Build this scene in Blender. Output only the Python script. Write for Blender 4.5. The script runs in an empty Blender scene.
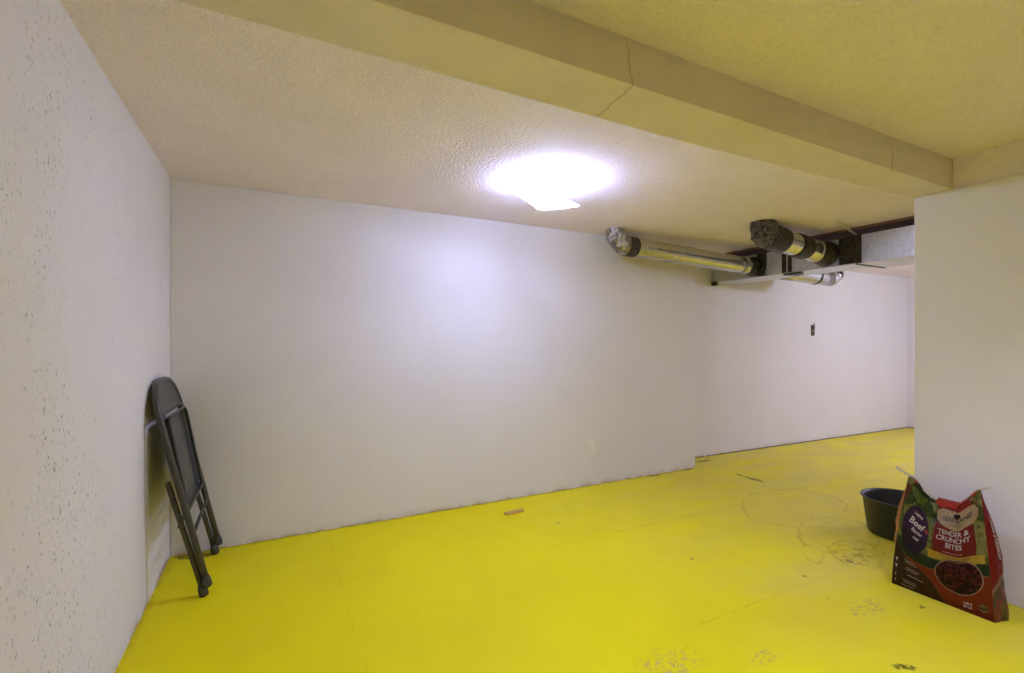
import bpy, bmesh, math, random
from mathutils import Vector, Matrix, noise

C = bpy.context.scene.collection
SC = bpy.context.scene
R = math.radians
PI = math.pi

# ------------------------------------------------------------------ camera
cd = bpy.data.cameras.new('camera')
cam = bpy.data.objects.new('camera', cd)
C.objects.link(cam)
cam.location = (0, 0, 1.215)
cam.rotation_euler = (R(90), 0, R(-27.05))
cd.sensor_width = 36
cd.lens = 468 / 1024 * 36
cd.shift_y = 0.00635
cd.clip_start = 0.03
SC.camera = cam

# ------------------------------------------------------------------ world, exposure, room light
W = bpy.data.worlds.new('world')
SC.world = W
W.use_nodes = True
W.node_tree.nodes['Background'].inputs[0].default_value = (0.8, 0.85, 1, 1)
W.node_tree.nodes['Background'].inputs[1].default_value = 0.2
SC.view_settings.view_transform = 'Standard'
SC.view_settings.look = 'None'
SC.view_settings.gamma = 1
SC.view_settings.use_curve_mapping = False
SC.view_settings.exposure = 2.52
SC.cycles.max_bounces = 16
SC.cycles.diffuse_bounces = 12
SC.cycles.glossy_bounces = 6
SC.cycles.sample_clamp_indirect = 8

LAMP = (1.38, 2.29)          # plan position of the ceiling lamp
GLASS_EMIT = 17.2
BULB_W = 2.7


def light(name, kind, loc, energy, color, size=0.05, rot=(0, 0, 0)):
    l = bpy.data.lights.new(name, kind)
    l.energy = energy
    l.color = color
    if kind == 'AREA':
        l.size = size
    else:
        l.shadow_soft_size = size
    o = bpy.data.objects.new(name, l)
    C.objects.link(o)
    o.location = loc
    o.rotation_euler = rot
    return o


light('bulb_light', 'POINT', (LAMP[0], LAMP[1], 2.085), BULB_W, (0.57, 0.63, 1.0), 0.02)
light('recess_fill_light', 'POINT', (6.4, 0.9, 1.9), 17.5, (0.66, 0.70, 1.0), 0.12)  # added light out of view, brightens the recess
# added unseen fill light in the bay behind the camera, shining down
light('rear_bay_fill_light', 'AREA', (1.5, -0.3, 1.98), 6, (0.60, 0.64, 1.0), 0.7).data.spread = R(140)


# ------------------------------------------------------------------ node helpers
class NT:
    def __init__(s, name):
        s.m = bpy.data.materials.new(name)
        s.m.use_nodes = True
        s.t = s.m.node_tree
        s.b = s.t.nodes['Principled BSDF']
        s.geo = s.t.nodes.new('ShaderNodeNewGeometry')
        s.pos = s.geo.outputs['Position']

    def n(s, kind, **k):
        nd = s.t.nodes.new(kind)
        for a, v in k.items():
            setattr(nd, a, v)
        return nd

    def put(s, sock, v):
        if isinstance(v, bpy.types.NodeSocket):
            s.t.links.new(v, sock)
        else:
            sock.default_value = v

    def math(s, op, a, b=0.0, c=None, clamp=False):
        nd = s.n('ShaderNodeMath', operation=op)
        nd.use_clamp = clamp
        s.put(nd.inputs[0], a)
        s.put(nd.inputs[1], b)
        if c is not None:
            s.put(nd.inputs[2], c)
        return nd.outputs[0]

    def mix(s, f, a, b, blend='MIX'):
        nd = s.n('ShaderNodeMix', data_type='RGBA', blend_type=blend)
        s.put(nd.inputs[0], f)
        s.put(nd.inputs[6], a if isinstance(a, bpy.types.NodeSocket) else (*a, 1))
        s.put(nd.inputs[7], b if isinstance(b, bpy.types.NodeSocket) else (*b, 1))
        return nd.outputs[2]

    def noise(s, scale, detail=2, rough=0.5, vec=None, stretch=None, out=0):
        nd = s.n('ShaderNodeTexNoise')
        nd.inputs['Scale'].default_value = scale
        nd.inputs['Detail'].default_value = detail
        nd.inputs['Roughness'].default_value = rough
        v = vec or s.pos
        if stretch:
            v = s.mapping(v, (0, 0, 0), (0, 0, 0), stretch, 'POINT')
        s.put(nd.inputs['Vector'], v)
        return nd.outputs[out]

    def mapping(s, vec, loc, rot, scale, kind='TEXTURE'):
        nd = s.n('ShaderNodeMapping', vector_type=kind)
        s.put(nd.inputs[0], vec)
        nd.inputs['Location'].default_value = loc
        nd.inputs['Rotation'].default_value = rot
        nd.inputs['Scale'].default_value = scale
        return nd.outputs[0]

    def warp(s, amount, scale, detail=3):
        """position displaced by noise"""
        c = s.noise(scale, detail, 0.6, out=1)
        sub = s.n('ShaderNodeVectorMath', operation='SUBTRACT')
        s.put(sub.inputs[0], c)
        sub.inputs[1].default_value = (.5, .5, .5)
        sc = s.n('ShaderNodeVectorMath', operation='SCALE')
        s.put(sc.inputs[0], sub.outputs[0])
        sc.inputs[3].default_value = amount
        ad = s.n('ShaderNodeVectorMath', operation='ADD')
        s.put(ad.inputs[0], s.pos)
        s.put(ad.inputs[1], sc.outputs[0])
        return ad.outputs[0]

    def step(s, v, lo, hi):
        nd = s.n('ShaderNodeMapRange', clamp=True)
        s.put(nd.inputs[0], v)
        nd.inputs[1].default_value = lo
        nd.inputs[2].default_value = hi
        nd.inputs[3].default_value = 0
        nd.inputs[4].default_value = 1
        return nd.outputs[0]

    def xyz(s, v=None):
        nd = s.n('ShaderNodeSeparateXYZ')
        s.put(nd.inputs[0], v or s.pos)
        return nd.outputs

    def blob(s, vec, cx, cy, sx, sy, ang=0, cz=0, sz=1e3, edge=0.25, axis=2):
        """1 inside an ellipse (cx,cy), radii sx, sy, turned by ang"""
        rot = [0, 0, 0]
        rot[axis] = R(ang)
        v = s.mapping(vec, (cx, cy, cz), rot, (sx, sy, sz))
        ln = s.n('ShaderNodeVectorMath', operation='LENGTH')
        s.put(ln.inputs[0], v)
        return s.step(ln.outputs['Value'], 1 + edge, 1 - edge)

    def dist(s, vec, cx, cy, sx, sy, ang=0):
        v = s.mapping(vec, (cx, cy, 0), (0, 0, R(ang)), (sx, sy, 1e3))
        ln = s.n('ShaderNodeVectorMath', operation='LENGTH')
        s.put(ln.inputs[0], v)
        return ln.outputs['Value']

    def bump(s, h, strength, distance=0.01):
        nd = s.n('ShaderNodeBump')
        nd.inputs['Strength'].default_value = strength
        nd.inputs['Distance'].default_value = distance
        s.put(nd.inputs['Height'], h)
        s.put(s.b.inputs['Normal'], nd.outputs[0])

    def fin(s, col, rough=0.7, metal=0.0, spec=None):
        s.put(s.b.inputs['Base Color'], col if isinstance(col, bpy.types.NodeSocket) else (*col, 1))
        s.put(s.b.inputs['Roughness'], rough)
        s.put(s.b.inputs['Metallic'], metal)
        if spec is not None:
            s.b.inputs['Specular IOR Level'].default_value = spec
        return s.m

    def maxs(s, lst):
        o = lst[0]
        for q in lst[1:]:
            o = s.math('MAXIMUM', o, q)
        return o


WALL = (0.74, 0.725, 0.775)


def mat_wall(name, pits=0.0, near=0.0, base_gap=0.0, extra=None):
    m = NT(name)
    x, y, z = m.xyz()[:3]
    big = m.noise(1.3, 3)
    c = m.mix(m.step(big, .35, .7), WALL, (0.71, 0.69, 0.73))
    # scuffs and a dirty line where the wall meets the floor
    dirt = m.noise(9, 4, .65)
    edge = m.math('MULTIPLY', m.step(z, .05, .0), m.step(dirt, .42, .62))
    c = m.mix(m.math('MULTIPLY', edge, .55), c, (.38, .30, .16))
    g2 = m.noise(4.5, 4, .6, stretch=(1, 1, 0.3))
    gap = m.math('MULTIPLY', m.step(z, .016, .008), m.step(g2, .47 - base_gap, .53 - base_gap))
    c = m.mix(m.math('MULTIPLY', gap, .9 if base_gap else .38), c, (.10, .08, .05) if base_gap else (.22, .17, .06))
    spk = m.noise(34, 3, .6)
    spots = m.math('MULTIPLY', m.step(spk, .73, .77), m.step(z, .35, .0))
    c = m.mix(m.math('MULTIPLY', spots, .6), c, (.2, .15, .12))
    h = m.noise(150, 3, .6)
    gr = m.noise(120, 3, .7)
    c = m.mix(m.math('MULTIPLY', m.step(gr, .50, .66), .12), c, (.50, .47, .50))
    if pits:
        p1 = m.noise(1.0, 2, .55, stretch=(105, 105, 70))
        p2 = m.noise(1.0, 3, .6, stretch=(48, 48, 26))
        zone = m.step(m.noise(3.2, 3, .6, stretch=(1, 1, .5)), .40, .62)
        fall = m.step(y, 2.75, 1.75)
        gate = m.math('MULTIPLY', zone, fall)
        pm = m.maxs([m.step(p1, .635, .70), m.math('MULTIPLY', m.step(p2, .69, .72), .9)])
        pm = m.math('MULTIPLY', pm, gate)
        c = m.mix(m.math('MULTIPLY', pm, pits), c, (.19, .17, .19))
        faint = m.math('MULTIPLY', m.step(m.noise(1, 3, .6, stretch=(110, 110, 60)), .52, .7), gate)
        c = m.mix(m.math('MULTIPLY', faint, .22), c, (.42, .36, .40))
        h = m.math('SUBTRACT', h, m.math('MULTIPLY', pm, 2.0))
    if extra:
        c = extra(m, c)
    m.bump(h, .35, .003)
    return m.fin(c, .85, spec=.12)


def wall_left_extra(m, c):
    # hairline crack near the inner corner
    wv = m.warp(.05, 7)
    k = m.blob(wv, -.52, 3.02, 10, .0035, 0, cz=1.52, sz=.10, edge=.5)
    c = m.mix(m.math('MULTIPLY', k, .5), c, (.3, .25, .25))
    # stubborn old smears in the low corner
    k = m.blob(m.warp(.04, 20), -.52, 3.05, 10, .16, 0, cz=0, sz=.03, edge=.4)
    return m.mix(m.math('MULTIPLY', k, .7), c, (.25, .16, .08))


def mat_ceiling():
    m = NT('stucco_ceiling_paint')
    big = m.noise(2.2, 5, .6)
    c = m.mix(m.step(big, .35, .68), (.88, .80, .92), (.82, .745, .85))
    gr = m.noise(95, 3, .7)
    c = m.mix(m.math('MULTIPLY', m.step(gr, .46, .62), .22), c, (.50, .45, .48))
    sp = m.noise(26, 3, .6)
    c = m.mix(m.math('MULTIPLY', m.step(sp, .74, .78), .45), c, (.3, .24, .16))
    h = m.math('ADD', m.noise(60, 4, .65), m.math('MULTIPLY', m.noise(130, 3, .6), .5))
    m.bump(h, .8, .009)
    return m.fin(c, .8, spec=.2)


def mat_beam():
    m = NT('beam_plaster')
    big = m.noise(3, 4, .6)
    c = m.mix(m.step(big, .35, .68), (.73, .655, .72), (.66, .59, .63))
    wv = m.warp(.05, 9, 4)
    # crack over the near face and on across the underside
    a = m.blob(wv, .965, 1.09, .0028, .04, 0, cz=2.06, sz=.09, edge=.5)
    b = m.blob(wv, .980, 1.21, .0030, .125, -5, cz=1.99, sz=.03, edge=.5)
    d = m.blob(wv, 2.478, 1.09, .0035, .04, 0, cz=2.05, sz=.08, edge=.5)
    k = m.maxs([a, b, d])
    c = m.mix(m.math('MULTIPLY', k, .55), c, (.16, .10, .05))
    sp = m.noise(22, 3, .6)
    c = m.mix(m.math('MULTIPLY', m.step(sp, .72, .76), .4), c, (.3, .22, .12))
    h = m.math('ADD', m.noise(45, 4, .65), m.math('MULTIPLY', m.noise(140, 3, .6), .5))
    m.bump(h, .6, .008)
    return m.fin(c, .8, spec=.2)


def mat_floor():
    m = NT('yellow_floor_paint')
    x, y, z = m.xyz()[:3]
    big = m.noise(1.1, 4, .6)
    c = m.mix(m.step(big, .35, .7), (.80, .72, .004), (.74, .64, .006))
    # worn, paler paint over the right half
    worn = m.math('MULTIPLY', m.step(m.noise(1.7, 5, .65, stretch=(1, 2.2, 1)), .30, .62), m.step(x, 1.4, 4.6))
    c = m.mix(m.math('MULTIPLY', worn, .8), c, (.66, .56, .16))
    w1 = m.warp(.035, 6, 4)
    w2 = m.warp(.22, 4, 6)
    w3 = m.warp(.055, 42, 5)
    xw, yw, _ = m.xyz(w1)[:3]
    gate = m.step(m.noise(3.3, 5, .7), .44, .60)
    lines = []
    for q, y0, w, lo, s in ((yw, 2.378, .006, 1.2, .8), (yw, 1.432, .006, 1.3, .8), (yw, .50, .006, .5, .6)):
        d = m.math('ABSOLUTE', m.math('SUBTRACT', q, y0))
        l = m.math('MULTIPLY', m.step(d, w, w * .3), m.math('MULTIPLY', gate, m.step(x, lo, lo + .7)))
        lines.append(m.math('MULTIPLY', l, s))
    for x0, s in ((.307, .35), (2.35, .4), (3.72, .55)):
        d = m.math('ABSOLUTE', m.math('SUBTRACT', xw, x0))
        l = m.math('MULTIPLY', m.step(d, .006, .002), gate)
        lines.append(m.math('MULTIPLY', l, s))
    c = m.mix(m.math('MULTIPLY', m.maxs(lines), .5), c, (.26, .16, .02))
    # tide marks left by old puddles
    rings = []
    for cx, cy, sx, sy, ang, w in ((3.20, 1.72, .34, .22, 20, .035), (3.02, 1.50, .20, .12, 30, .06), (3.45, 2.15, .50, .30, 10, .02), (2.78, 1.62, .12, .06, 40, .05)):
        d = m.math('ABSOLUTE', m.math('SUBTRACT', m.dist(w2, cx, cy, sx, sy, ang), 1.0))
        rings.append(m.math('MULTIPLY', m.step(d, w * 1.8, w * .4), m.step(m.noise(5, 3, .6), .38, .55)))
    c = m.mix(m.math('MULTIPLY', m.maxs(rings), .42), c, (.30, .21, .01))
    pale = m.maxs([m.blob(w2, 2.62, 1.42, .42, .14, -8, edge=.5), m.blob(w2, 3.5, 2.0, .5, .35, 10, edge=.5)])
    c = m.mix(m.math('MULTIPLY', pale, .3), c, (.66, .52, .14))
    smear = m.math('MULTIPLY', m.blob(w2, 2.97, 1.50, .17, .09, 30, edge=.4), m.step(m.noise(16, 4, .7), .45, .6))
    c = m.mix(m.math('MULTIPLY', smear, .6), c, (.33, .24, .01))
    # scoured grey patches near the camera
    gp = m.math('MULTIPLY', m.maxs([m.blob(w2, 1.36, 1.30, .12, .07, 0, edge=.4), m.blob(w2, 1.70, 1.17, .07, .03, 0, edge=.4),
                                    m.blob(w2, 2.42, 1.18, .12, .04, 0, edge=.4)]), m.step(m.noise(45, 3, .7), .5, .6))
    c = m.mix(m.math('MULTIPLY', gp, .7), c, (.42, .32, .16))
    # chips down to dark concrete
    chips = []
    for cx, cy, sx, sy, a in ((3.817, 2.735, .030, .095, 0), (3.825, 2.885, .022, .035, 0), (3.94, 3.39, .11, .02, 0), (2.107, .892, .040, .016, -32),
                              (2.466, 1.481, .010, .009, 0), (2.664, 1.058, .016, .008, 20), (2.355, 1.301, .006, .008, 0),
                              (2.099, 1.884, .009, .008, 0), (1.707, 2.675, .020, .006, 10),
                              (2.86, 1.468, .012, .02, 0), (3.12, 3.225, .06, .018, 0),
                              (3.55, 3.235, .08, .012, 0), (-.40, 3.20, .10, .035, -20)):
        chips.append(m.blob(w3, cx, cy, sx, sy, a, edge=.2))
    chips_m = m.math('MULTIPLY', m.maxs(chips), m.step(m.noise(60, 3, .6), .36, .5))
    c = m.mix(m.math('MULTIPLY', chips_m, .85), c, (.06, .045, .015))
    sp = m.math('MULTIPLY', m.step(m.noise(13, 4, .6), .70, .73), m.step(x, 1.0, 2.2))
    c = m.mix(m.math('MULTIPLY', sp, .5), c, (.25, .17, .03))
    # grime where the floor meets the walls
    ey = m.math('MULTIPLY', m.step(yw, 3.205, 3.245), m.step(x, 3.66, 3.6))
    ex = m.step(xw, -.49, -.52)
    nz = m.step(m.noise(14, 4, .65), .40, .62)
    ed = m.math('MULTIPLY', m.maxs([ey, ex]), nz)
    c = m.mix(m.math('MULTIPLY', ed, .4), c, (.24, .12, .02))
    m.bump(m.math('ADD', m.noise(7, 4, .6), m.math('MULTIPLY', m.noise(90, 3, .6), .12)), .16, .01)
    return m.fin(c, m.step(m.noise(4, 3, .6), -.6, 1.6), spec=.12)


def mat_plain(name, col, rough=.5, metal=0., bump=None, spec=None, var=.0):
    m = NT(name)
    c = col
    if var:
        n = m.noise(12, 4, .6)
        c = m.mix(m.step(n, .3, .7), col, tuple(q * (1 - var) for q in col))
    if bump:
        m.bump(m.noise(bump[0], 3, .6), bump[1], bump[2])
    return m.fin(c, rough, metal, spec)


def mat_galv(name='galvanised_steel', tint=(.66, .67, .68), rough=.34):
    m = NT(name)
    v = m.n('ShaderNodeTexVoronoi')
    v.inputs['Scale'].default_value = 60
    m.put(v.inputs['Vector'], m.pos)
    sp = m.n('ShaderNodeSeparateColor')
    m.put(sp.inputs[0], v.outputs['Color'])
    c = m.mix(sp.outputs[0], tint, tuple(q * .84 for q in tint))
    c = m.mix(m.math('MULTIPLY', m.step(m.noise(6, 4, .6), .5, .7), .25), c, (.42, .40, .37))
    m.bump(m.noise(5, 3, .5), .12, .006)
    r = m.math('ADD', m.math('MULTIPLY', m.noise(9, 3, .5), .2), rough - .1)
    return m.fin(c, r, .92)


def mat_foil(name, a, b_, rough, metal, sc):
    m = NT(name)
    v = m.n('ShaderNodeTexVoronoi', feature='F1')
    v.inputs['Scale'].default_value = sc
    m.put(v.inputs['Vector'], m.warp(.03, 30, 3))
    n = m.noise(sc * 1.2, 4, .7)
    c = m.mix(m.step(n, .38, .62), a, b_)
    m.bump(m.math('ADD', v.outputs['Distance'], m.math('MULTIPLY', n, 1.2)), 1.0, .022)
    return m.fin(c, rough, metal)


M = {}
M['wall'] = mat_wall('wall_paint')
M['wall_left'] = mat_wall('pitted_wall_paint', .85, extra=wall_left_extra)
M['wall_recess'] = mat_wall('recess_wall_paint', base_gap=.14)
M['ceiling'] = mat_ceiling()
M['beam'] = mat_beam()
M['floor'] = mat_floor()
M['galv'] = mat_galv()
M['galv_pipe'] = mat_galv('galvanised_pipe', (.60, .60, .60), .24)
M['mastic'] = mat_foil('dark_duct_mastic', (.075, .062, .052), (.022, .018, .014), .34, .3, 45)
M['foil'] = mat_foil('crinkled_foil_tape', (.60, .59, .62), (.26, .24, .23), .22, .95, 14)
M['darkfoil'] = mat_foil('blackened_foil_wrap', (.26, .23, .25), (.025, .02, .018), .2, .7, 40)
M['chair'] = mat_plain('grey_brown_chair_enamel', (.058, .054, .050), .36, .25, (200, .06, .001))
M['seat'] = mat_plain('dark_grey_seat_panel', (.046, .047, .052), .32, .2, (220, .08, .001))
M['rubber'] = mat_plain('dark_rubber', (.05, .045, .035), .65, 0)
M['tub'] = mat_plain('black_tub_plastic', (.018, .020, .020), .42, 0, (40, .15, .003))
M['plate'] = mat_plain('painted_cover_plate', (.80, .785, .78), .35)
M['slot'] = mat_plain('dark_opening', (.03, .025, .02), .8)
M['oldpaint'] = mat_plain('brown_rusty_metal', (.20, .15, .10), .6, .2, var=.5)
M['wood'] = mat_plain('tan_wood', (.62, .40, .14), .6, 0, (60, .3, .003), var=.3)
M['bracket'] = mat_plain('grey_zinc_bracket', (.42, .40, .38), .4, .6)
M['strap'] = mat_plain('pale_hanger_wire', (.60, .56, .50), .45, .5)
M['shade_brown'] = mat_plain('red_brown_shade_paint', (.16, .075, .05), .75, 0, var=.3)  # dark brown painted in for the shade above the trunk duct


def mat_glass(name, emit):
    m = NT(name)
    m.fin((.9, .9, .92), .25)
    m.b.inputs['Emission Color'].default_value = (.56, .63, 1.0, 1)
    m.b.inputs['Emission Strength'].default_value = emit
    return m.m


M['glass'] = mat_glass('glowing_opal_glass', GLASS_EMIT)
M['glass_inner'] = mat_glass('glowing_inner_glass', GLASS_EMIT * .22)


def mat_attr(name, rough=.3, spec=.5, coat=.0):
    m = NT(name)
    a = m.n('ShaderNodeAttribute', attribute_name='print')
    m.bump(m.noise(24, 4, .6), .5, .009)
    m.fin(a.outputs['Color'], rough, 0, spec)
    m.b.inputs['Coat Weight'].default_value = coat
    m.b.inputs['Coat Roughness'].default_value = .18
    return m.m


M['print'] = mat_attr('printed_bag_film', .34, .14, .0)
M['film'] = mat_plain('pale_bag_film', (.50, .46, .42), .3, 0, (60, .3, .003))
M['ink_white'] = mat_plain('white_bag_print', (.40, .33, .30), .4)
M['ink_dark'] = mat_plain('dark_bag_print', (.035, .02, .012), .4)
M['ink_brown'] = mat_plain('brown_bag_print', (.12, .05, .01), .4)


# ------------------------------------------------------------------ mesh helpers
def obj(name, bm, m=None, parent=None, smooth=False):
    me = bpy.data.meshes.new(name)
    bmesh.ops.recalc_face_normals(bm, faces=bm.faces[:])
    if smooth:
        for f in bm.faces:
            f.smooth = True
    bm.to_mesh(me)
    bm.free()
    if m:
        me.materials.append(m)
    o = bpy.data.objects.new(name, me)
    C.objects.link(o)
    if parent:
        o.parent = parent
        o.matrix_parent_inverse = Matrix.Translation(-parent.location)
    return o


def tag(o, label=None, cat=None, group=None, kind=None):
    for k, v in (('label', label), ('category', cat), ('group', group), ('kind', kind)):
        if v:
            o[k] = v
    return o


def thing(name, label, cat, loc=(0, 0, 0), group=None):
    o = bpy.data.objects.new(name, None)
    C.objects.link(o)
    o.location = loc
    o.empty_display_size = .05
    return tag(o, label, cat, group)


def box(bm, x0, y0, z0, x1, y1, z1, bev=0.0, segs=2):
    b = bmesh.new()
    vs = [b.verts.new(p) for p in ((x0, y0, z0), (x1, y0, z0), (x1, y1, z0), (x0, y1, z0), (x0, y0, z1), (x1, y0, z1), (x1, y1, z1), (x0, y1, z1))]
    for f in ((0, 3, 2, 1), (4, 5, 6, 7), (0, 1, 5, 4), (1, 2, 6, 5), (2, 3, 7, 6), (3, 0, 4, 7)):
        b.faces.new([vs[i] for i in f])
    if bev:
        bmesh.ops.bevel(b, geom=b.edges[:], offset=bev, segments=segs, profile=.6, affect='EDGES')
    merge(bm, b)
    return bm


def merge(bm, b):
    me = bpy.data.meshes.new('tmp')
    b.to_mesh(me)
    b.free()
    bm.from_mesh(me)
    bpy.data.meshes.remove(me)


def prism(bm, pts, z0, z1):
    lo = [bm.verts.new((x, y, z0)) for x, y in pts]
    hi = [bm.verts.new((x, y, z1)) for x, y in pts]
    n = len(pts)
    bm.faces.new(lo[::-1])
    bm.faces.new(hi)
    for i in range(n):
        bm.faces.new((lo[i], lo[(i + 1) % n], hi[(i + 1) % n], hi[i]))
    return bm


def tube(bm, pts, rad, segs=14, closed=False, caps=True):
    """round tube through pts; rad a number or a list"""
    P = [Vector(p) for p in pts]
    n = len(P)
    rr = rad if isinstance(rad, (list, tuple)) else [rad] * n
    T = []
    for i in range(n):
        a = P[(i - 1) % n] if (closed or i > 0) else P[i]
        b = P[(i + 1) % n] if (closed or i < n - 1) else P[i]
        T.append((b - a).normalized())
    up = Vector((0, 0, 1)) if abs(T[0].z) < .9 else Vector((1, 0, 0))
    N = (up - T[0] * up.dot(T[0])).normalized()
    rings = []
    for i in range(n):
        if i:
            N = (N - T[i] * N.dot(T[i])).normalized()
        B = T[i].cross(N)
        rings.append([bm.verts.new(P[i] + rr[i] * (math.cos(2 * PI * k / segs) * N + math.sin(2 * PI * k / segs) * B)) for k in range(segs)])
    for i in range(n if closed else n - 1):
        a, b = rings[i], rings[(i + 1) % n]
        for k in range(segs):
            bm.faces.new((a[k], a[(k + 1) % segs], b[(k + 1) % segs], b[k]))
    if caps and not closed:
        bm.faces.new(rings[0][::-1])
        bm.faces.new(rings[-1])
    return bm


def grid(bm, f, nu, nv):
    vs = [[bm.verts.new(f(i / nu, j / nv)) for i in range(nu + 1)] for j in range(nv + 1)]
    for j in range(nv):
        for i in range(nu):
            bm.faces.new((vs[j][i], vs[j][i + 1], vs[j + 1][i + 1], vs[j + 1][i]))
    return vs


def lathe(bm, prof, segs=48, c=(0, 0, 0)):
    rings = []
    for r, z in prof:
        if r < 1e-5:
            rings.append([bm.verts.new((c[0], c[1], c[2] + z))])
        else:
            rings.append([bm.verts.new((c[0] + r * math.cos(2 * PI * k / segs), c[1] + r * math.sin(2 * PI * k / segs), c[2] + z)) for k in range(segs)])
    for a, b in zip(rings, rings[1:]):
        for k in range(segs):
            k2 = (k + 1) % segs
            if len(a) == 1 and len(b) == 1:
                continue
            if len(a) == 1:
                bm.faces.new((a[0], b[k2], b[k]))
            elif len(b) == 1:
                bm.faces.new((a[k], a[k2], b[0]))
            else:
                bm.faces.new((a[k], a[k2], b[k2], b[k]))
    return bm


def arc(c, r, a0, a1, n, f):
    """n+1 points of an arc; f(cos, sin) -> direction vector"""
    return [Vector(c) + r * Vector(f(math.cos(a0 + (a1 - a0) * i / n), math.sin(a0 + (a1 - a0) * i / n))) for i in range(n + 1)]


def sm(a, b, x):
    x = min(1, max(0, (x - a) / (b - a)))
    return x * x * (3 - 2 * x)


def struct(name, bm, m):
    o = obj(name, bm, m)
    o['kind'] = 'structure'
    return o


# ------------------------------------------------------------------ the room
HC = 2.15
struct('floor', box(bmesh.new(), -.72, -3.7, -.12, 8.3, 3.75, 0), M['floor'])
struct('ceiling', box(bmesh.new(), -.72, -3.7, HC, 8.3, 3.75, HC + .12), M['ceiling'])
struct('wall_left', box(bmesh.new(), -.72, -3.7, 0, -.52, 3.75, HC), M['wall_left'])
struct('wall_back', box(bmesh.new(), -.52, 3.247, 0, 3.66, 3.75, HC, .004, 1), M['wall'])
struct('wall_recess', prism(bmesh.new(), [(3.66, 3.53), (8.3, 3.39), (8.3, 3.75), (3.66, 3.75)], 0, HC), M['wall_recess'])
struct('wall_far_right', box(bmesh.new(), 8.1, -3.7, 0, 8.3, 3.395, HC), M['wall_recess'])
struct('wall_rear', box(bmesh.new(), -.52, -3.7, 0, 8.1, -3.5, HC), M['wall'])
struct('wall_partition', box(bmesh.new(), 3.055, -3.5, 0, 3.27, 1.252, 1.991, .003, 1), M['wall'])
struct('wall_header', box(bmesh.new(), 3.070, -3.5, 1.991, 3.26, 1.097, HC), M['ceiling'])
struct('trim_shade_strip', box(bmesh.new(), 4.19, -.6, 2.13, 4.66, 3.44, HC + .01), M['shade_brown'])  # added strip, its colour stands for the ceiling shadow over the trunk
bm = bmesh.new()
lo = [bm.verts.new((x, y, 1.991)) for x, y in ((-.52, 1.086), (1.5, 1.090), (3.27, 1.097), (3.27, 1.252), (3.055, 1.256), (1.5, 1.305), (-.52, 1.292))]
hi = [bm.verts.new((x, y, HC)) for x, y in ((-.52, 1.120), (1.5, 1.114), (3.27, 1.100), (3.27, 1.252), (3.055, 1.256), (1.5, 1.305), (-.52, 1.292))]
bm.faces.new(lo[::-1])
bm.faces.new(hi)
for i in range(7):
    bm.faces.new((lo[i], lo[(i + 1) % 7], hi[(i + 1) % 7], hi[i]))
bmesh.ops.bevel(bm, geom=[e for e in bm.edges if abs(e.verts[0].co.z - 1.991) < 1e-4 and abs(e.verts[1].co.z - 1.991) < 1e-4], offset=.005, segments=2, profile=.5, affect='EDGES')
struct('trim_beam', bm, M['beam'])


# ------------------------------------------------------------------ ceiling lamp
def lamp():
    cx, cy = LAMP
    t = thing('ceiling_light', 'glowing white square curved glass ceiling light with small metal finials', 'light', (cx, cy, HC))
    # canopy pan on the ceiling
    obj('base_pan', lathe(bmesh.new(), [(0, 0), (.085, 0), (.085, -.012), (.075, -.018), (0, -.018)], 36, (cx, cy, HC)), M['plate'], t)
    A, B, Cc, D = Vector((1.200, 2.363, 2.075)), Vector((1.434, 2.449, 2.022)), Vector((1.567, 2.222, 2.004)), Vector((1.333, 2.136, 2.055))

    def g(u, v):
        p = (A * (1 - u) + B * u) * (1 - v) + (D * (1 - u) + Cc * u) * v
        # sagging middle, pulled-in sides, corners flicked out and up
        cu, cv = u - .5, v - .5
        ctr = (A + B + Cc + D) / 4
        pinch = .10 * (1 - 4 * cu * cu) * (4 * cv * cv) + .10 * (1 - 4 * cv * cv) * (4 * cu * cu)
        q = p.lerp(Vector((ctr.x, ctr.y, p.z)), pinch)
        q.z -= .010 * (1 - 4 * cv * cv) + .006 * (1 - 4 * cu * cu)
        return q
    bm = bmesh.new()
    grid(bm, g, 14, 14)
    o = obj('glass_shade', bm, M['glass'], t, True)
    s = o.modifiers.new('s', 'SOLIDIFY')
    s.thickness = .004
    o.data.materials.append(M['glass_inner'])
    if o.data.polygons[0].normal.z > 0:
        o.data.flip_normals()
    s.material_offset = 1
    s.offset = -1
    # finials that hold the glass
    for (u, v) in ((.90, .07), (.42, .90)):
        p = g(u, v)
        b = bmesh.new()
        lathe(b, [(0, -.014), (.006, -.012), (.008, -.006), (.005, -.002), (.003, 0), (.003, HC - p.z)], 14, p)
        obj('finial', b, M['bracket'], t, True)


lamp()


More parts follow.
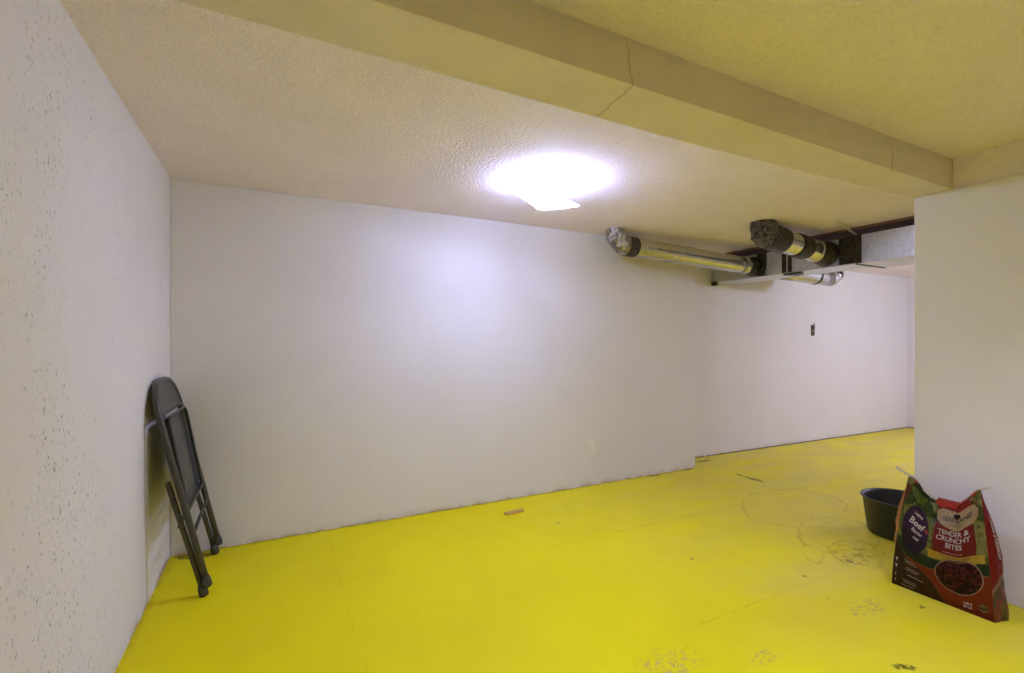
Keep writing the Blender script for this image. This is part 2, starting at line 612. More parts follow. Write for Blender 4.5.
# ------------------------------------------------------------------ folding chair leaning on the left wall
def chair():
    L = Vector((-.220, 0, .974)).normalized()
    N = Vector((L.z, 0, -L.x))
    B0 = Vector((-.283, 0, .067))
    t = thing('folding_chair', 'folded dark grey metal folding chair leaning against the pitted left wall', 'chair', (-.29, 2.94, 0))

    def P(y, a, n=0):
        return B0 + L * a + N * n + Vector((0, y, 0))
    yc, hw = 2.917, .273
    A1 = .985
    pts = [P(yc - hw + .022, .0), P(yc - hw + .014, .2), P(yc - hw + .006, .4), P(yc - hw, .58), P(yc - hw, .70)]
    n = 26
    for i in range(n + 1):
        th = PI - PI * i / n
        c, s = math.cos(th), math.sin(th)
        e = 2 / 2.9
        y = yc + hw * math.copysign(abs(c) ** e, c)
        a = .76 + (A1 - .76) * abs(s) ** e
        pts.append(P(y, a))
    pts += [P(yc + hw, .70), P(yc + hw, .58), P(yc + hw, .4), P(yc + hw, .2), P(yc + hw, .0)]
    obj('frame', tube(bmesh.new(), pts, .0148, 14), M['chair'], t, True)

    # backrest panel set in the loop
    def back(u, v):
        a = .825 + v * (A1 - .825)
        k = min(1, max(0, (a - .76) / (A1 - .76)))
        half = hw * (max(0, 1 - k ** 2.9)) ** (1 / 2.9)
        y = yc + (2 * u - 1) * half * .985
        bow = -.006 * (1 - (2 * u - 1) ** 2)
        roll = .010 * sm(.10, 0, v)
        return P(y, a, bow + roll)
    bm = bmesh.new()
    grid(bm, back, 26, 14)
    o = obj('backrest', bm, M['seat'], t, True)
    s = o.modifiers.new('s', 'SOLIDIFY')
    s.thickness = .014
    s.offset = 0

    # folded seat pan: rolled rim standing out into the room, recessed panel
    y0, y1, a0, a1 = 2.680, 3.160, .360, .812

    def rim(off, n0):
        out = []
        rt, rb = .055 - off * .5, .022
        ya, yb, aa, ab = y0 + off, y1 - off, a0 + off, a1 - off
        for cy, ca, r, s0 in ((ya + rb, aa + rb, rb, 180), (yb - rb, aa + rb, rb, 270), (yb - rt, ab - rt, rt, 0), (ya + rt, ab - rt, rt, 90)):
            for k in range(7):
                q = R(s0 + 90 * k / 6)
                out.append((cy + r * math.cos(q), ca + r * math.sin(q), n0))
        return out

    def tilt(a):
        return -.006 + .020 * (a - a0) / (a1 - a0)
    sp = thing_none = None
    bm = bmesh.new()
    tube(bm, [P(y, a, n_ + tilt(a) + .012) for y, a, n_ in rim(0, 0)], .0065, 8, closed=True)
    seat = obj('seat', bm, M['seat'], t, True)
    bm = bmesh.new()
    layers = [rim(.000, .012), rim(.003, -.002), rim(.008, -.010), rim(.03, -.011)]
    rings = [[bm.verts.new(P(y, a, n_ + tilt(a))) for y, a, n_ in l] for l in layers]
    m_ = len(rings[0])
    for r0, r1 in zip(rings, rings[1:]):
        for k in range(m_):
            bm.faces.new((r0[k], r0[(k + 1) % m_], r1[(k + 1) % m_], r1[k]))
    # dished centre
    prev = rings[-1]
    cyy, caa = (y0 + y1) / 2, (a0 + a1) / 2
    base = rim(.03, -.011)
    for j in range(1, 7):
        f = 1 - j / 7
        cur = [bm.verts.new(P(cyy + (y - cyy) * f, caa + (a - caa) * f, -.011 + .013 * (1 - f * f) + tilt(caa + (a - caa) * f))) for y, a, n_ in base]
        for k in range(m_):
            bm.faces.new((prev[k], prev[(k + 1) % m_], cur[(k + 1) % m_], cur[k]))
        prev = cur
    bm.faces.new(prev)
    o = obj('seat_pan', bm, M['seat'], seat, True)
    o.matrix_parent_inverse = Matrix.Identity(4)
    s = o.modifiers.new('s', 'SOLIDIFY')
    s.thickness = .002

    # rear legs, folded in behind the loop, reaching the floor
    for y, lab in ((2.657, 0), (3.181, 1)):
        top = P(y, .525, -.038)
        bot = Vector((-.296, y + (.018 if lab == 0 else -.002), .012))
        b = bmesh.new()
        tube(b, [top, top.lerp(bot, .03), top.lerp(bot, .5), bot], [.008, .0125, .0125, .0125], 12)
        leg = obj('leg', b, M['chair'], t, True)
        b = bmesh.new()
        d = (top - bot).normalized()
        tube(b, [bot - d * .011, bot - d * .006, bot + d * .02, bot + d * .045], [.015, .0205, .0205, .0145], 16)
        obj('rubber_foot', b, M['rubber'], leg, True).matrix_parent_inverse = Matrix.Identity(4)
        # pivot bolt through both tubes
        b = bmesh.new()
        q = P(y, .455, -.037)
        sgn = 1 if lab == 0 else -1
        tube(b, [q + Vector((0, .017 * sgn, 0)), q + Vector((0, .021 * sgn, 0))], [.009, .007], 10)
        tube(b, [P(y, .445, -.038), P(y, .455, .004)], .005, 8)
        obj('bolt', b, M['bracket'], leg, True).matrix_parent_inverse = Matrix.Identity(4)
    # feet of the loop itself
    for y in (yc - hw + .022, yc + hw):
        b = bmesh.new()
        tube(b, [P(y, -.022), P(y, -.016), P(y, .012), P(y, .035)], [.015, .0205, .0205, .0155], 16)
        obj('rubber_foot', b, M['rubber'], t, True)
    # stretchers
    b = bmesh.new()
    tube(b, [P(yc - hw, .245), P(yc, .250), P(yc + hw, .255)], .008, 10)
    obj('stretcher', b, M['chair'], t, True)
    b = bmesh.new()
    tube(b, [P(2.657, .305, -.042), P(2.71, .315, -.036), P(3.13, .315, -.036), P(3.18, .305, -.042)], .008, 10)
    obj('stretcher', b, M['chair'], t, True)


chair()


# ------------------------------------------------------------------ ducts
def ring_band(name, parent, m, axis_pts, rad):
    b = bmesh.new()
    tube(b, axis_pts, rad, 28)
    return obj(name, b, m, parent, True)


def ducts():
    t = thing('duct_trunk', 'rectangular galvanised trunk duct with dark sealed joints hung across the recess ceiling', 'duct', (4.35, 2.1, HC))
    ZB, ZT = 1.862, 2.085
    # wide section nearer the camera, narrow one running to the recess wall
    obj('wide_section', box(bmesh.new(), 4.20, -.6, ZB - .008, 4.62, 2.10, ZT, .004, 2), M['galv'], t)
    obj('narrow_section', box(bmesh.new(), 4.205, 2.10, ZB, 4.50, 3.50, ZT - .006, .004, 2), M['galv'], t)
    # standing seams
    for y, w, o_, mm in ((2.15, .085, .006, 'mastic'), (2.68, .045, .007, 'mastic'), (2.93, .05, .006, 'mastic')):
        obj('joint_seal', box(bmesh.new(), 4.203 - o_, y - w, ZB - .003, 4.205, y + w, ZT + .004, .003, 2), M[mm], t)
    obj('drive_cleat', box(bmesh.new(), 4.190, 2.665, ZB - .005, 4.20, 2.680, ZT + .006, .002, 1), M['bracket'], t)
    obj('drive_cleat', box(bmesh.new(), 4.190, 2.092, ZB - .014, 4.63, 2.108, ZB - .006, .002, 1), M['mastic'], t)
    # edge flange of the underside
    obj('flange', box(bmesh.new(), 4.195, 2.10, ZB - .006, 4.52, 3.50, ZB, .001, 1), M['galv'], t)
    b = bmesh.new()
    box(b, 4.19, 3.44, ZB - .035, 4.22, 3.505, ZB + .01, .004, 1)
    obj('end_clip', b, M['slot'], t)
    b = bmesh.new()
    prism(b, [(4.205, 2.55), (4.33, 2.60), (4.36, 2.68), (4.21, 2.72)], ZB - .022, ZB - .006)
    obj('loose_tape_flap', b, M['mastic'], t)

    # round branch pipe from the back wall
    p = thing('round_duct', 'long round galvanised pipe running from ceiling elbow by the back wall to trunk duct', 'duct', (3.3, 3.04, HC))
    y = 3.045
    a, e = Vector((2.63, y, 2.025)), Vector((4.13, y - .03, 1.965))
    r = .079
    tube_pts = [a.lerp(e, k / 8) for k in range(9)]
    obj('pipe', tube(bmesh.new(), tube_pts, r, 36), M['galv_pipe'], p, True)
    obj('locking_seam', tube(bmesh.new(), [v + Vector((0, -r * .88, -r * .42)) for v in tube_pts], .004, 6), M['bracket'], p, True)
    ring_band('collar', p, M['galv_pipe'], [a.lerp(e, .93), a.lerp(e, .935), a.lerp(e, .975), a.lerp(e, .98)], [r, r + .006, r + .006, r])
    b = bmesh.new()
    tube(b, [a.lerp(e, .95), Vector((4.15, y - .03, 1.965)), Vector((4.186, y - .03, 1.966))], [r + .004, r + .012, r + .018], 28)
    obj('sealed_collar', b, M['mastic'], p, True)
    ring_band('tape_band', p, M['mastic'], [a.lerp(e, v) for v in (-.012, -.008, .052, .058)], [r + .001, r + .006, r + .006, r + .001])
    # faceted adjustable elbow turning up to the ceiling
    el = [a]
    R_ = .115
    for k in range(1, 5):
        q = R(22.5 * k)
        el.append(Vector((a.x - R_ * math.sin(q) - .005, y, a.z + R_ * (1 - math.cos(q)) + .002)))
    b = bmesh.new()
    tube(b, el + [Vector((el[-1].x, y, HC + .01))], [r + .003, r + .006, r + .001, r + .006, r + .001, r + .001], 28)
    obj('elbow', b, M['foil'], p)

    # second, shorter branch wrapped in blackened tape
    p2 = thing('round_duct', 'short round duct with blackened foil elbow and black tape bands entering trunk duct', 'duct', (3.8, 2.34, HC))
    y = 2.34
    a, e = Vector((3.43, y, 2.045)), Vector((4.15, y, 1.975))
    r = .088
    obj('pipe', tube(bmesh.new(), [a.lerp(e, k / 6) for k in range(7)], r, 36), M['galv_pipe'], p2, True)
    ring_band('tape_band', p2, M['mastic'], [a.lerp(e, v) for v in (-.02, -.01, .24, .26)], [r + .003, r + .010, r + .010, r + .002])
    ring_band('tape_band', p2, M['mastic'], [a.lerp(e, v) for v in (.46, .48, .65, .68)], [r + .002, r + .009, r + .009, r + .002])
    ring_band('collar', p2, M['galv_pipe'], [a.lerp(e, v) for v in (.82, .83, .86, .87)], [r, r + .006, r + .006, r])
    b = bmesh.new()
    tube(b, [a.lerp(e, .87), a.lerp(e, .95), Vector((4.155, y - .005, 1.973)), Vector((4.186, y - .005, 1.973))], [r + .004, r + .008, r + .012, r + .018], 28)
    obj('sealed_collar', b, M['mastic'], p2, True)
    el = [a]
    R_ = .050
    for k in range(1, 6):
        q = R(18 * k)
        el.append(Vector((a.x - R_ * math.sin(q) - .002, y, a.z + R_ * (1 - math.cos(q)) + .002)))
    b = bmesh.new()
    tube(b, el + [Vector((el[-1].x, y, HC + .01))], [r + .006, r + .010, r + .004, r + .010, r + .004, r + .008, r + .004], 28)
    for v in b.verts:
        v.co += .010 * noise.noise_vector(v.co * 22)
    obj('elbow', b, M['darkfoil'], p2)

    # pipe leaving the far side of the trunk, ending in an elbow up to the ceiling
    p3 = thing('round_duct', 'pale round duct with end elbow showing beneath the far side of the trunk duct', 'duct', (5.0, 2.92, HC))
    y = 2.92
    r = .080
    a, e = Vector((4.524, y, 1.925)), Vector((5.29, y, 1.905))
    obj('pipe', tube(bmesh.new(), [a.lerp(e, k / 5) for k in range(6)], r, 32), M['galv_pipe'], p3, True)
    ring_band('tape_band', p3, M['mastic'], [a.lerp(e, v) for v in (.66, .665, .70, .705)], [r, r + .004, r + .004, r])
    el = [e]
    for k in range(1, 7):
        q = R(15 * k)
        el.append(Vector((e.x + .13 * math.sin(q), y, e.z + .13 * (1 - math.cos(q)))))
    b = bmesh.new()
    tube(b, el + [Vector((el[-1].x, y, HC + .01))], [r + .002, r + .006, r + .001, r + .006, r + .001, r + .006, r + .002, r], 32)
    obj('elbow', b, M['galv_pipe'], p3)
    b = bmesh.new()
    tube(b, [Vector((e.x + .085, y, e.z + .035)), Vector((e.x + .105, y, e.z + .06))], [r + .010, r + .010], 28)
    obj('tape_band', b, M['mastic'], p3, True)

    # hanger strap from the ceiling to the trunk corner
    h = bmesh.new()
    tube(h, [(3.84, 2.06, HC), (4.02, 2.08, HC - .035), (4.19, 2.10, 2.09)], .008, 8)
    tag(obj('hanger_wire', h, M['strap'], None, True), 'thin pale hanger wire slanting from the ceiling to the trunk duct corner', 'wire')
    h = bmesh.new()
    tube(h, [(4.17, 2.80, HC), (4.185, 2.80, HC - .06), (4.19, 2.86, 1.95), (4.187, 2.88, 1.87)], .0035, 8)
    tag(obj('hanger_wire', h, M['strap'], None, True), 'short bent hanger wire hanging beside the long pipe end at the trunk', 'wire')


ducts()


# ------------------------------------------------------------------ outlet, wall hole, wood scrap
def outlet():
    x, z, y = 2.414, .325, 3.247
    t = thing('wall_outlet', 'white wall outlet with painted-over cover plate low on the long back wall', 'outlet', (x, y, z))
    obj('cover_plate', box(bmesh.new(), x - .035, y - .006, z - .057, x + .035, y + .001, z + .057, .003, 2), M['plate'], t)
    for dz in (.02, -.02):
        b = bmesh.new()
        box(b, x - .017, y - .009, z + dz - .014, x + .017, y - .005, z + dz + .014, .004, 2)
        so = obj('socket', b, M['plate'], t)
        b = bmesh.new()
        box(b, x - .009, y - .0096, z + dz - .003, x - .0065, y - .0085, z + dz + .008)
        box(b, x + .0065, y - .0096, z + dz - .003, x + .009, y - .0085, z + dz + .006)
        lathe(b, [(0, 0), (.003, 0)], 10, (x, y - .0096, z + dz - .008))
        obj('slots', b, M['slot'], so).matrix_parent_inverse = Matrix.Identity(4)
    b = bmesh.new()
    tube(b, [(x, y - .008, z), (x, y - .005, z)], .003, 10)
    obj('screw', b, M['bracket'], t)


outlet()


def switch_box():
    x, z = 5.93, 1.37
    y = 3.461
    t = thing('switch_box', 'small open metal switch box with no cover in the white recess wall', 'switch', (x, y, z))
    b = bmesh.new()
    # open shallow box
    w, hh = .024, .066
    for bx in ((x - w, y - .014, z - hh, x - w + .004, y + .004, z + hh), (x + w - .004, y - .014, z - hh, x + w, y + .004, z + hh),
               (x - w, y - .014, z - hh, x + w, y + .004, z - hh + .004), (x - w, y - .014, z + hh - .004, x + w, y + .004, z + hh)):
        box(b, *bx, .001, 1)
    obj('box_shell', b, M['oldpaint'], t)
    obj('back_plate', box(bmesh.new(), x - w + .003, y - .003, z - hh + .003, x + w - .003, y + .004, z + hh - .003), M['oldpaint'], t)
    b = bmesh.new()
    box(b, x - .008, y - .012, z - .022, x + .012, y - .003, z + .02, .002, 1)
    obj('terminal_block', b, M['bracket'], t)
    b = bmesh.new()
    box(b, x + w + .004, y - .010, z - .005, x + w + .018, y + .004, z + .095, .003, 1)
    obj('mounting_strap', b, M['bracket'], t)
    b = bmesh.new()
    tube(b, [(x - .012, y - .004, z + .05), (x - .018, y - .02, z + .03), (x - .006, y - .016, z + .005)], .0025, 7)
    obj('wire', b, M['slot'], t)


switch_box()

b = bmesh.new()
box(b, -.078, -.014, 0, .078, .014, .020, .0025, 2)
for v in b.verts:
    v.co.x += .008 * v.co.y / .014 * (1 if v.co.x > 0 else -.4)
    v.co.z += .0015 * noise.noise(v.co * 60)
    v.co.z = max(v.co.z, 0)
wd = obj('wood_scrap', b, M['wood'])
wd.location = (1.535, 2.965, .0005)
wd.rotation_euler = (0, 0, R(4))
tag(wd, 'small tan wood offcut lying on the yellow floor near the back wall', 'wood')


# ------------------------------------------------------------------ black rubber tub
def tub():
    c = (3.535, 1.515, 0)
    t = thing('feed_tub', 'round black rubber feed tub on the yellow floor behind the pet food bag', 'tub', c)
    b = bmesh.new()
    lathe(b, [(0, .001), (.150, .001), (.166, .006), (.173, .02), (.198, .222), (.204, .230), (.200, .236), (.193, .233),
              (.185, .215), (.163, .022), (.155, .014), (0, .013)], 64, c)
    obj('body', b, M['tub'], t, True)
    b = bmesh.new()
    pts = [(c[0] + .203 * math.cos(2 * PI * k / 64), c[1] + .203 * math.sin(2 * PI * k / 64), .231) for k in range(64)]
    tube(b, pts, .0065, 10, closed=True)
    obj('rim', b, M['tub'], t, True)


tub()


# ------------------------------------------------------------------ pet food bag
def bag():
    rnd = random.Random(5)
    t = thing('pet_food_bag', 'red and brown printed bag of dog food standing beside the right wall', 'bag', (2.88, 1.04, 0))

    def S0(s, tt):
        zt = .535 - .09 * sm(0, .42, s) + .095 * sm(.68, 1, s)
        yl = 1.236 - .030 * tt ** 1.5
        yr = .857 + .077 * tt ** 1.3
        Y = yl + (yr - yl) * s
        X = 2.79 + .10 * tt ** 1.5 - .03 * math.sin(PI * min(1, max(0, s))) ** .8 * math.sin(PI * min(1, tt ** .7))
        return Vector((X, Y, tt * zt))

    def wr(s, tt):
        w = .006 * noise.noise(Vector((s * 5, tt * 7, 1))) + .018 * tt ** 2 * noise.noise(Vector((s * 6, tt * 3, 4)))
        # soft vertical folds and the sunken top between the two peaks
        w += .008 * math.exp(-((s - .20 - .12 * (tt - .8)) / .03) ** 2) * sm(.55, .95, tt) * -1
        w += .007 * math.exp(-((s - .74) / .05) ** 2) * sm(.35, .85, tt) * -1
        w += .014 * math.exp(-((s - .56) / .12) ** 2) * sm(.78, 1.0, tt)
        w *= sm(0, .06, s) * sm(1, .94, s) * sm(0, .08, tt)
        return w

    def S(s, tt, off=0):
        p = S0(s, tt)
        return p + Vector((wr(s, tt) - off, 0, 0))

    def back(s, tt):
        p = S0(s, tt)
        f = tt ** 1.4
        xb = 2.945 + (p.x + .004 - 2.945) * f
        if xb < p.x + .003:
            xb = p.x + .003
        k = math.sin(PI * s) ** .6 * .02 * math.sin(PI * min(1, tt))
        return Vector((min(3.04, xb + k), p.y, p.z))

    # ---- the printed artwork, in (s, t) on the front
    WW, HH = .376, .52

    def inside(poly, x, y):
        c = False
        j = len(poly) - 1
        for i in range(len(poly)):
            xi, yi = poly[i]
            xj, yj = poly[j]
            if (yi > y) != (yj > y) and x < (xj - xi) * (y - yi) / (yj - yi) + xi:
                c = not c
            j = i
        return c
    kib = [(rnd.uniform(.48, .95), rnd.uniform(.16, .49), rnd.random()) for _ in range(150)]
    veg = [(rnd.uniform(-.05, 1.05), rnd.uniform(.30, 1.05), rnd.choice(((.22, .28, .03), (.40, .40, .06), (.10, .15, .02), (.50, .46, .12), (.30, .10, .03), (.16, .20, .04), (.05, .07, .015)))) for _ in range(70)]
    curve = [(-.05, .50), (0, .434), (.053, .382), (.153, .313), (.286, .276), (.345, .262), (.406, .225), (.501, .150), (.563, .025), (.58, -.02)]
    brown = curve + [(-.05, -.02)]
    banner = [(.44, .90), (.50, .935), (.60, .93), (.70, .925), (.80, .93), (.90, .91), (.955, .86), (.94, .80), (.88, .765), (.80, .765), (.69, .745), (.58, .765), (.50, .79), (.45, .83)]
    redbox = [(.45, .80), (.88, .77), (.90, .60), (.895, .50), (.70, .50), (.445, .515), (.43, .60)]
    ribbon = [(.373, .515), (.60, .508), (.80, .51), (.975, .50), (.965, .47), (.975, .435), (.80, .446), (.60, .44), (.396, .438), (.40, .475)]

    def segd(px, py, pts):
        m = 9
        for (ax, ay), (bx, by) in zip(pts, pts[1:]):
            ax, bx_ = ax * WW, bx * WW
            ay, by_ = ay * HH, by * HH
            dx, dy = bx_ - ax, by_ - ay
            q = max(0, min(1, ((px - ax) * dx + (py - ay) * dy) / (dx * dx + dy * dy)))
            m = min(m, math.hypot(px - ax - q * dx, py - ay - q * dy))
        return m

    def art(s, tt):
        x, y = s * WW, tt * HH
        n = noise.noise(Vector((x * 40, y * 40, 2)))
        ox, oy = (x - .712 * WW), (y - .318 * HH)
        oval = math.hypot(ox / .083, oy / .080)
        # lower field
        if inside(brown, s, tt):
            c = (.075, .030, .012)
            if segd(x, y, curve) < .0016:
                c = (.40, .26, .14)
        elif tt < .325 + .018 * sm(.35, .9, s) or (s < .5 and tt < .29):
            c = (.36, .050, .012) if tt > .06 else (.27, .03, .012)
            if abs(tt - (.325 + .018 * sm(.35, .9, s))) < .004 and s > .33:
                c = (.50, .30, .14)
        else:
            bd, bc = 9, None
            for vx, vy, vc in veg:
                d = (s + .03 * n - vx) ** 2 + (tt - vy) ** 2 * 1.6
                if d < bd:
                    bd, bc = d, vc
            sh = .75 + .5 * noise.noise(Vector((x * 90, y * 60, 7)))
            c = tuple(q * sh for q in bc)
            if tt < .43:
                c = (.05 * sh, .075 * sh, .012)
            if .20 < s < .46 and .45 < tt < .80:
                c = (.36 * sh, .36 * sh, .05)
        # oval tray photo label of the cursive line
        px_, py_ = (s - .215), (tt - .60)
        e = math.hypot((px_ - .10 * py_) / .165, py_ / .225)
        if e < 1 and not inside(brown, s, tt):
            c = (.075, .030, .075) if tt > .55 else (.045, .022, .030)
        if math.hypot((s - .345) * WW, (tt - .655) * HH) < .011:
            c = (.55, .10, .08)
        if inside([(.43, 1.01), (.44, .925), (.60, .915), (.80, .92), (.86, .93), (.84, 1.01)], s, tt):
            c = (.42, .030, .018)
        if inside(redbox, s, tt):
            c = (.30, .022, .010)
        if inside(banner, s, tt):
            c = (.75, .52, .26)
        if math.hypot((s - .70) / .052, (tt - .885) / .024) < 1:
            c = (.02, .012, .01)
        if inside(ribbon, s, tt):
            c = (.80, .50, .035) if not (s < .43 or s > .93) else (.90, .55, .035)
        # oval of kibble with its cream ring
        if oval < 1:
            bd, br = 9, 0
            for kx, ky, kr in kib:
                d = ((s - kx) * WW) ** 2 + ((tt - ky) * HH) ** 2
                if d < bd:
                    bd, br = d, kr
            k = .45 + .9 * br
            c = (.16 * k, .020 * k, .014 * k)
            if bd > .00004:
                c = (.03, .006, .004)
        elif oval < 1.045:
            c = (.60, .42, .26)
        # gold round emblem
        d = math.hypot((s - .918) * WW, (tt - .083) * HH)
        if d < .0165:
            c = (.36, .22, .09) if d > .006 and abs(tt - .083) > .008 else (.10, .07, .03)
        return tuple(min(1, q * .34) for q in c)

    bm = bmesh.new()
    lay = bm.loops.layers.float_color.new('print')
    NU, NV = 200, 250

    def paint(faces, fn):
        for f in faces:
            col = fn(f)
            for l in f.loops:
                l[lay] = (*col, 1)
    fr = [[bm.verts.new(S(i / NU, j / NV)) for i in range(NU + 1)] for j in range(NV + 1)]
    for j in range(NV):
        for i in range(NU):
            f = bm.faces.new((fr[j][i], fr[j][i + 1], fr[j + 1][i + 1], fr[j + 1][i]))
            col = art((i + .5) / NU, (j + .5) / NV)
            for l in f.loops:
                l[lay] = (*col, 1)
    NB = 24
    bk = [[bm.verts.new(back(i / NB, j / 50)) for i in range(NB + 1)] for j in range(51)]
    for j in range(50):
        for i in range(NB):
            f = bm.faces.new((bk[j][i], bk[j + 1][i], bk[j + 1][i + 1], bk[j][i + 1]))
            for l in f.loops:
                l[lay] = (.30, .03, .02, 1)

    # side gussets, each with an inward crease, and the base
    def side(s, sgn):
        cols = []
        K = 20
        for j in range(151):
            tt = j / 150
            a, b_ = S(s, tt), back(s, tt)
            row = []
            for k in range(K + 1):
                q = k / K
                p = a.lerp(b_, q)
                crease = .016 * math.sin(PI * q) * sm(1.0, .5, tt) + .02 * q * sm(.2, .5, tt) * sm(1.0, .7, tt)
                crum = .007 * noise.noise(Vector((q * 3, tt * 11, 3 + s))) * math.sin(PI * q)
                p.y += sgn * (crease + crum)
                row.append(bm.verts.new(p))
            cols.append(row)
        for j in range(150):
            for k in range(K):
                f = bm.faces.new((cols[j][k], cols[j][k + 1], cols[j + 1][k + 1], cols[j + 1][k]))
                tt = j / 150
                q = (k + .5) / K
                if s > .5:
                    if tt > .34 + .25 * (q - .4):
                        col = (.13, .009, .006)
                    elif tt > .30 + .25 * (q - .4):
                        col = (.18, .10, .05)
                    else:
                        w = noise.noise(Vector((q * 4, tt * 12, 9)))
                        col = (.07, .05, .02) if w > -.1 else (.15, .04, .02)
                else:
                    col = (.30, .12, .04) if tt > .3 else (.10, .04, .015)
                for l in f.loops:
                    l[lay] = (*col, 1)
    side(1, -1)
    side(0, 1)
    n0 = bm.verts.new
    bs = [S(0, 0), S(.5, 0), S(1, 0), back(1, 0), back(.5, 0), back(0, 0)]
    f = bm.faces.new([n0(p + Vector((0, 0, .0005))) for p in bs][::-1])
    for l in f.loops:
        l[lay] = (.2, .03, .01, 1)
    bmesh.ops.remove_doubles(bm, verts=bm.verts[:], dist=.0004)
    obj('bag_body', bm, M['print'], t, True)

    # pale heat-sealed strips at the two peaks
    def strip(pts, h, name='top_seal'):
        b = bmesh.new()
        vs = []
        for i, (p, up) in enumerate(pts):
            p = Vector(p)
            vs.append((b.verts.new(p), b.verts.new(p + Vector(up) * h), b.verts.new(p + Vector(up) * h + Vector((.0016, 0, 0))), b.verts.new(p + Vector((.0016, 0, 0)))))
        for u, v in zip(vs, vs[1:]):
            for k in range(4):
                b.faces.new((u[k], v[k], v[(k + 1) % 4], u[(k + 1) % 4]))
        b.faces.new(vs[0])
        b.faces.new(vs[-1][::-1])
        return obj(name, b, M['film'], t)
    pl = [(S(0, 1) + Vector((.004, .055, .026)), (.1, .25, .97))]
    for s in (0, .08, .16, .24, .32, .40):
        pl.append((S(s, 1) + Vector((.003, 0, -.003)), (.15, .2, .97)))
    strip(pl, .014)
    pr = []
    for s in (.80, .86, .92, 1.0):
        pr.append((S(s, 1) + Vector((.003, 0, -.003)), (.15, -.1, .97)))
    pr.append((S(1, 1) + Vector((.004, -.030, .012)), (.1, -.25, .97)))
    strip(pr, .014)
    b = bmesh.new()
    sv = [S(s, 1) for s in (.40, .48, .56, .64, .72, .80)]
    vs = [(b.verts.new(p + Vector((0, 0, -.004))), b.verts.new(p + Vector((.018, 0, .010))), b.verts.new(p + Vector((.020, 0, .006))), b.verts.new(p + Vector((.003, 0, -.008)))) for p in sv]
    for u, v in zip(vs, vs[1:]):
        for k in range(4):
            b.faces.new((u[k], v[k], v[(k + 1) % 4], u[(k + 1) % 4]))
    b.faces.new(vs[0])
    b.faces.new(vs[-1][::-1])
    obj('folded_top', b, mat_plain('red_bag_film', (.26, .02, .015), .35), t)

    # lettering, wrapped on to the front film
    def text_mesh(body, size, shear=0, bold=0.0):
        cu = bpy.data.curves.new('t', 'FONT')
        cu.body = body
        cu.size = size
        cu.shear = shear
        cu.offset = bold
        cu.align_x = 'CENTER'
        cu.align_y = 'CENTER'
        cu.resolution_u = 3
        o = bpy.data.objects.new('t', cu)
        C.objects.link(o)
        dg = bpy.context.evaluated_depsgraph_get()
        me = bpy.data.meshes.new_from_object(o.evaluated_get(dg))
        C.objects.unlink(o)
        bpy.data.objects.remove(o)
        return me

    def lettering(name, m, items, surf=None):
        b = bmesh.new()
        surf = surf or (lambda s, tt: S(s, tt, .0014))
        for body, size, s, tt, rot, squash, arch, bold, shear in items:
            me = text_mesh(body, size, shear, bold)
            ca, sa = math.cos(R(rot)), math.sin(R(rot))
            for v in me.vertices:
                x, y = v.co.x * squash, v.co.y
                y += arch * x * x
                x, y = x * ca - y * sa, x * sa + y * ca
                v.co = surf(min(1, max(0, s + x / WW)), min(1, max(0, tt + y / HH)))
            b.from_mesh(me)
            bpy.data.meshes.remove(me)
        return obj(name, b, m, t)
    Wt = [('TENDER &', .034, .66, .715, 0, .82, 0, .0004, 0), ('CRUNCHY', .034, .66, .655, 0, .86, 0, .0004, 0), ('BITES', .034, .67, .595, 0, .86, 0, .0004, 0),
          ('- - - - - - - -', .014, .66, .535, 0, 1.15, 0, .0006, 0),
          ('VET', .016, .785, .088, 0, 1.1, 0, .0005, 0), ('40 LB', .013, .775, .058, 0, 1.0, 0, .0004, 0)]
    for s, tt, w in ((.20, .285, 12), (.21, .265, 13), (.24, .215, 15), (.22, .195, 13), (.27, .150, 17), (.20, .088, 14), (.21, .068, 13), (.18, .035, 13)):
        Wt.append(('\u2013' * w, .010, s, tt, 0, .78, 0, .0006, 0))
    for s, tt in ((.045, .245), (.045, .185)):
        Wt.append(('Y', .022, s, tt, 0, .8, 0, .0014, 0))
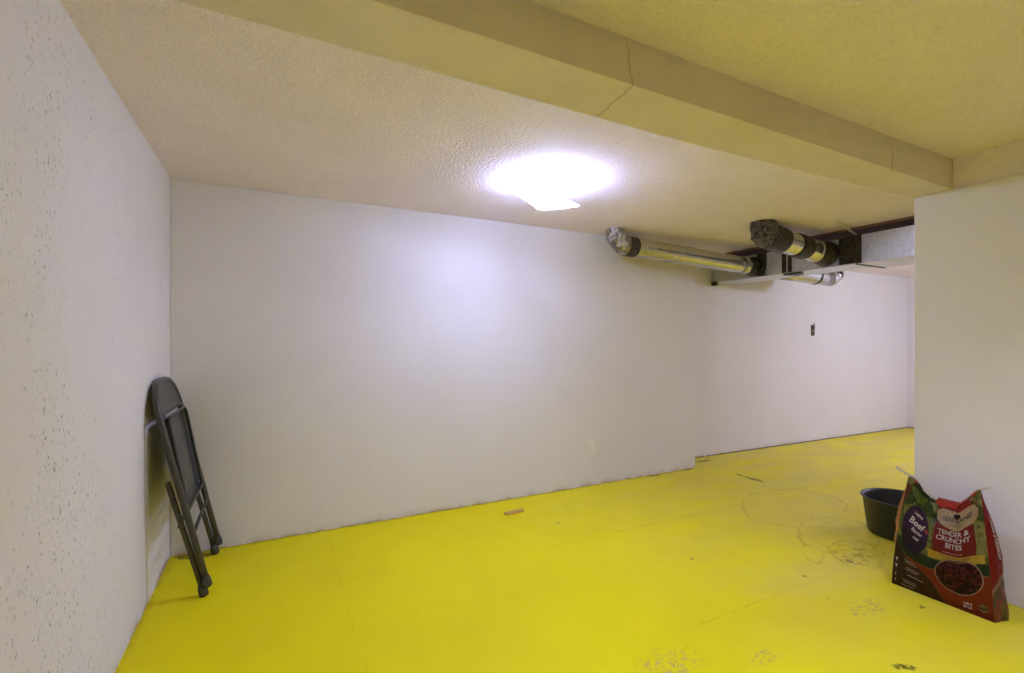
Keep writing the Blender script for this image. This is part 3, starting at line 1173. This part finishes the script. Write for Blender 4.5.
    for s, tt in ((.045, .11), (.045, .055)):
        Wt.append(('i', .018, s, tt, 0, .8, 0, .0008, 0))
    Wt += [('NEW', .020, .235, .745, -4, .8, 0, .0006, 0), ('Beef', .050, .215, .665, -4, .72, 0, .0012, .35), ('flavor', .026, .235, .59, -4, .8, 0, .0006, .25), ('real', .020, .235, .53, -4, .8, 0, .0006, .25)]
    groups = [('product_name_lettering', Wt[:3]), ('small_print_lettering', Wt[3:4]), ('weight_lettering', Wt[4:6]),
              ('feature_lettering', Wt[6:8]), ('feature_lettering', Wt[8:10]), ('feature_lettering', Wt[10:11]),
              ('feature_lettering', Wt[11:14]), ('bullet_mark', Wt[14:15]), ('bullet_mark', Wt[15:16]), ('bullet_mark', Wt[16:17]), ('bullet_mark', Wt[17:18]), ('flavor_lettering', Wt[18:])]
    for nm, it in groups:
        lettering(nm, M['ink_white'], it)['label'] = 'white ' + nm.replace('_', ' ')
    o = lettering('dark_lettering', M['ink_dark'], [('HEARTLAND', .030, .70, .848, 0, .78, -.9, .0010, 0), ('F  A  R  M  S', .013, .70, .80, 0, .8, -.5, .0005, 0)])
    o['label'] = 'dark lettering on the beige banner'
    o = lettering('brown_lettering', M['ink_brown'], [('WITH REAL BEEF', .016, .68, .487, 0, .95, 0, .0004, 0), ('& VEGETABLES', .014, .68, .460, 0, .95, 0, .0004, 0)])
    o['label'] = 'brown lettering on the yellow ribbon'

    # white letters running down the side gusset
    def gus(s, tt):
        # s: 0 top .. 1 bottom along the gusset, tt: across it
        a, b_ = S(1, 1 - s), back(1, 1 - s)
        q = min(1, max(0, tt))
        p = a.lerp(b_, q)
        u = 1 - s
        p.y -= .016 * math.sin(PI * q) * sm(1.0, .5, u) + .02 * q * sm(.2, .5, u) * sm(1.0, .7, u)
        p.y -= .0045
        return p
    b = bmesh.new()
    me = text_mesh('TENDER & CRUNCHY', .0165, 0, .0006)
    for v in me.vertices:
        v.co = gus(.36 + v.co.x / .50, .40 + v.co.y / .07)
    b.from_mesh(me)
    bpy.data.meshes.remove(me)
    obj('side_lettering', b, M['ink_white'], t)


bag()
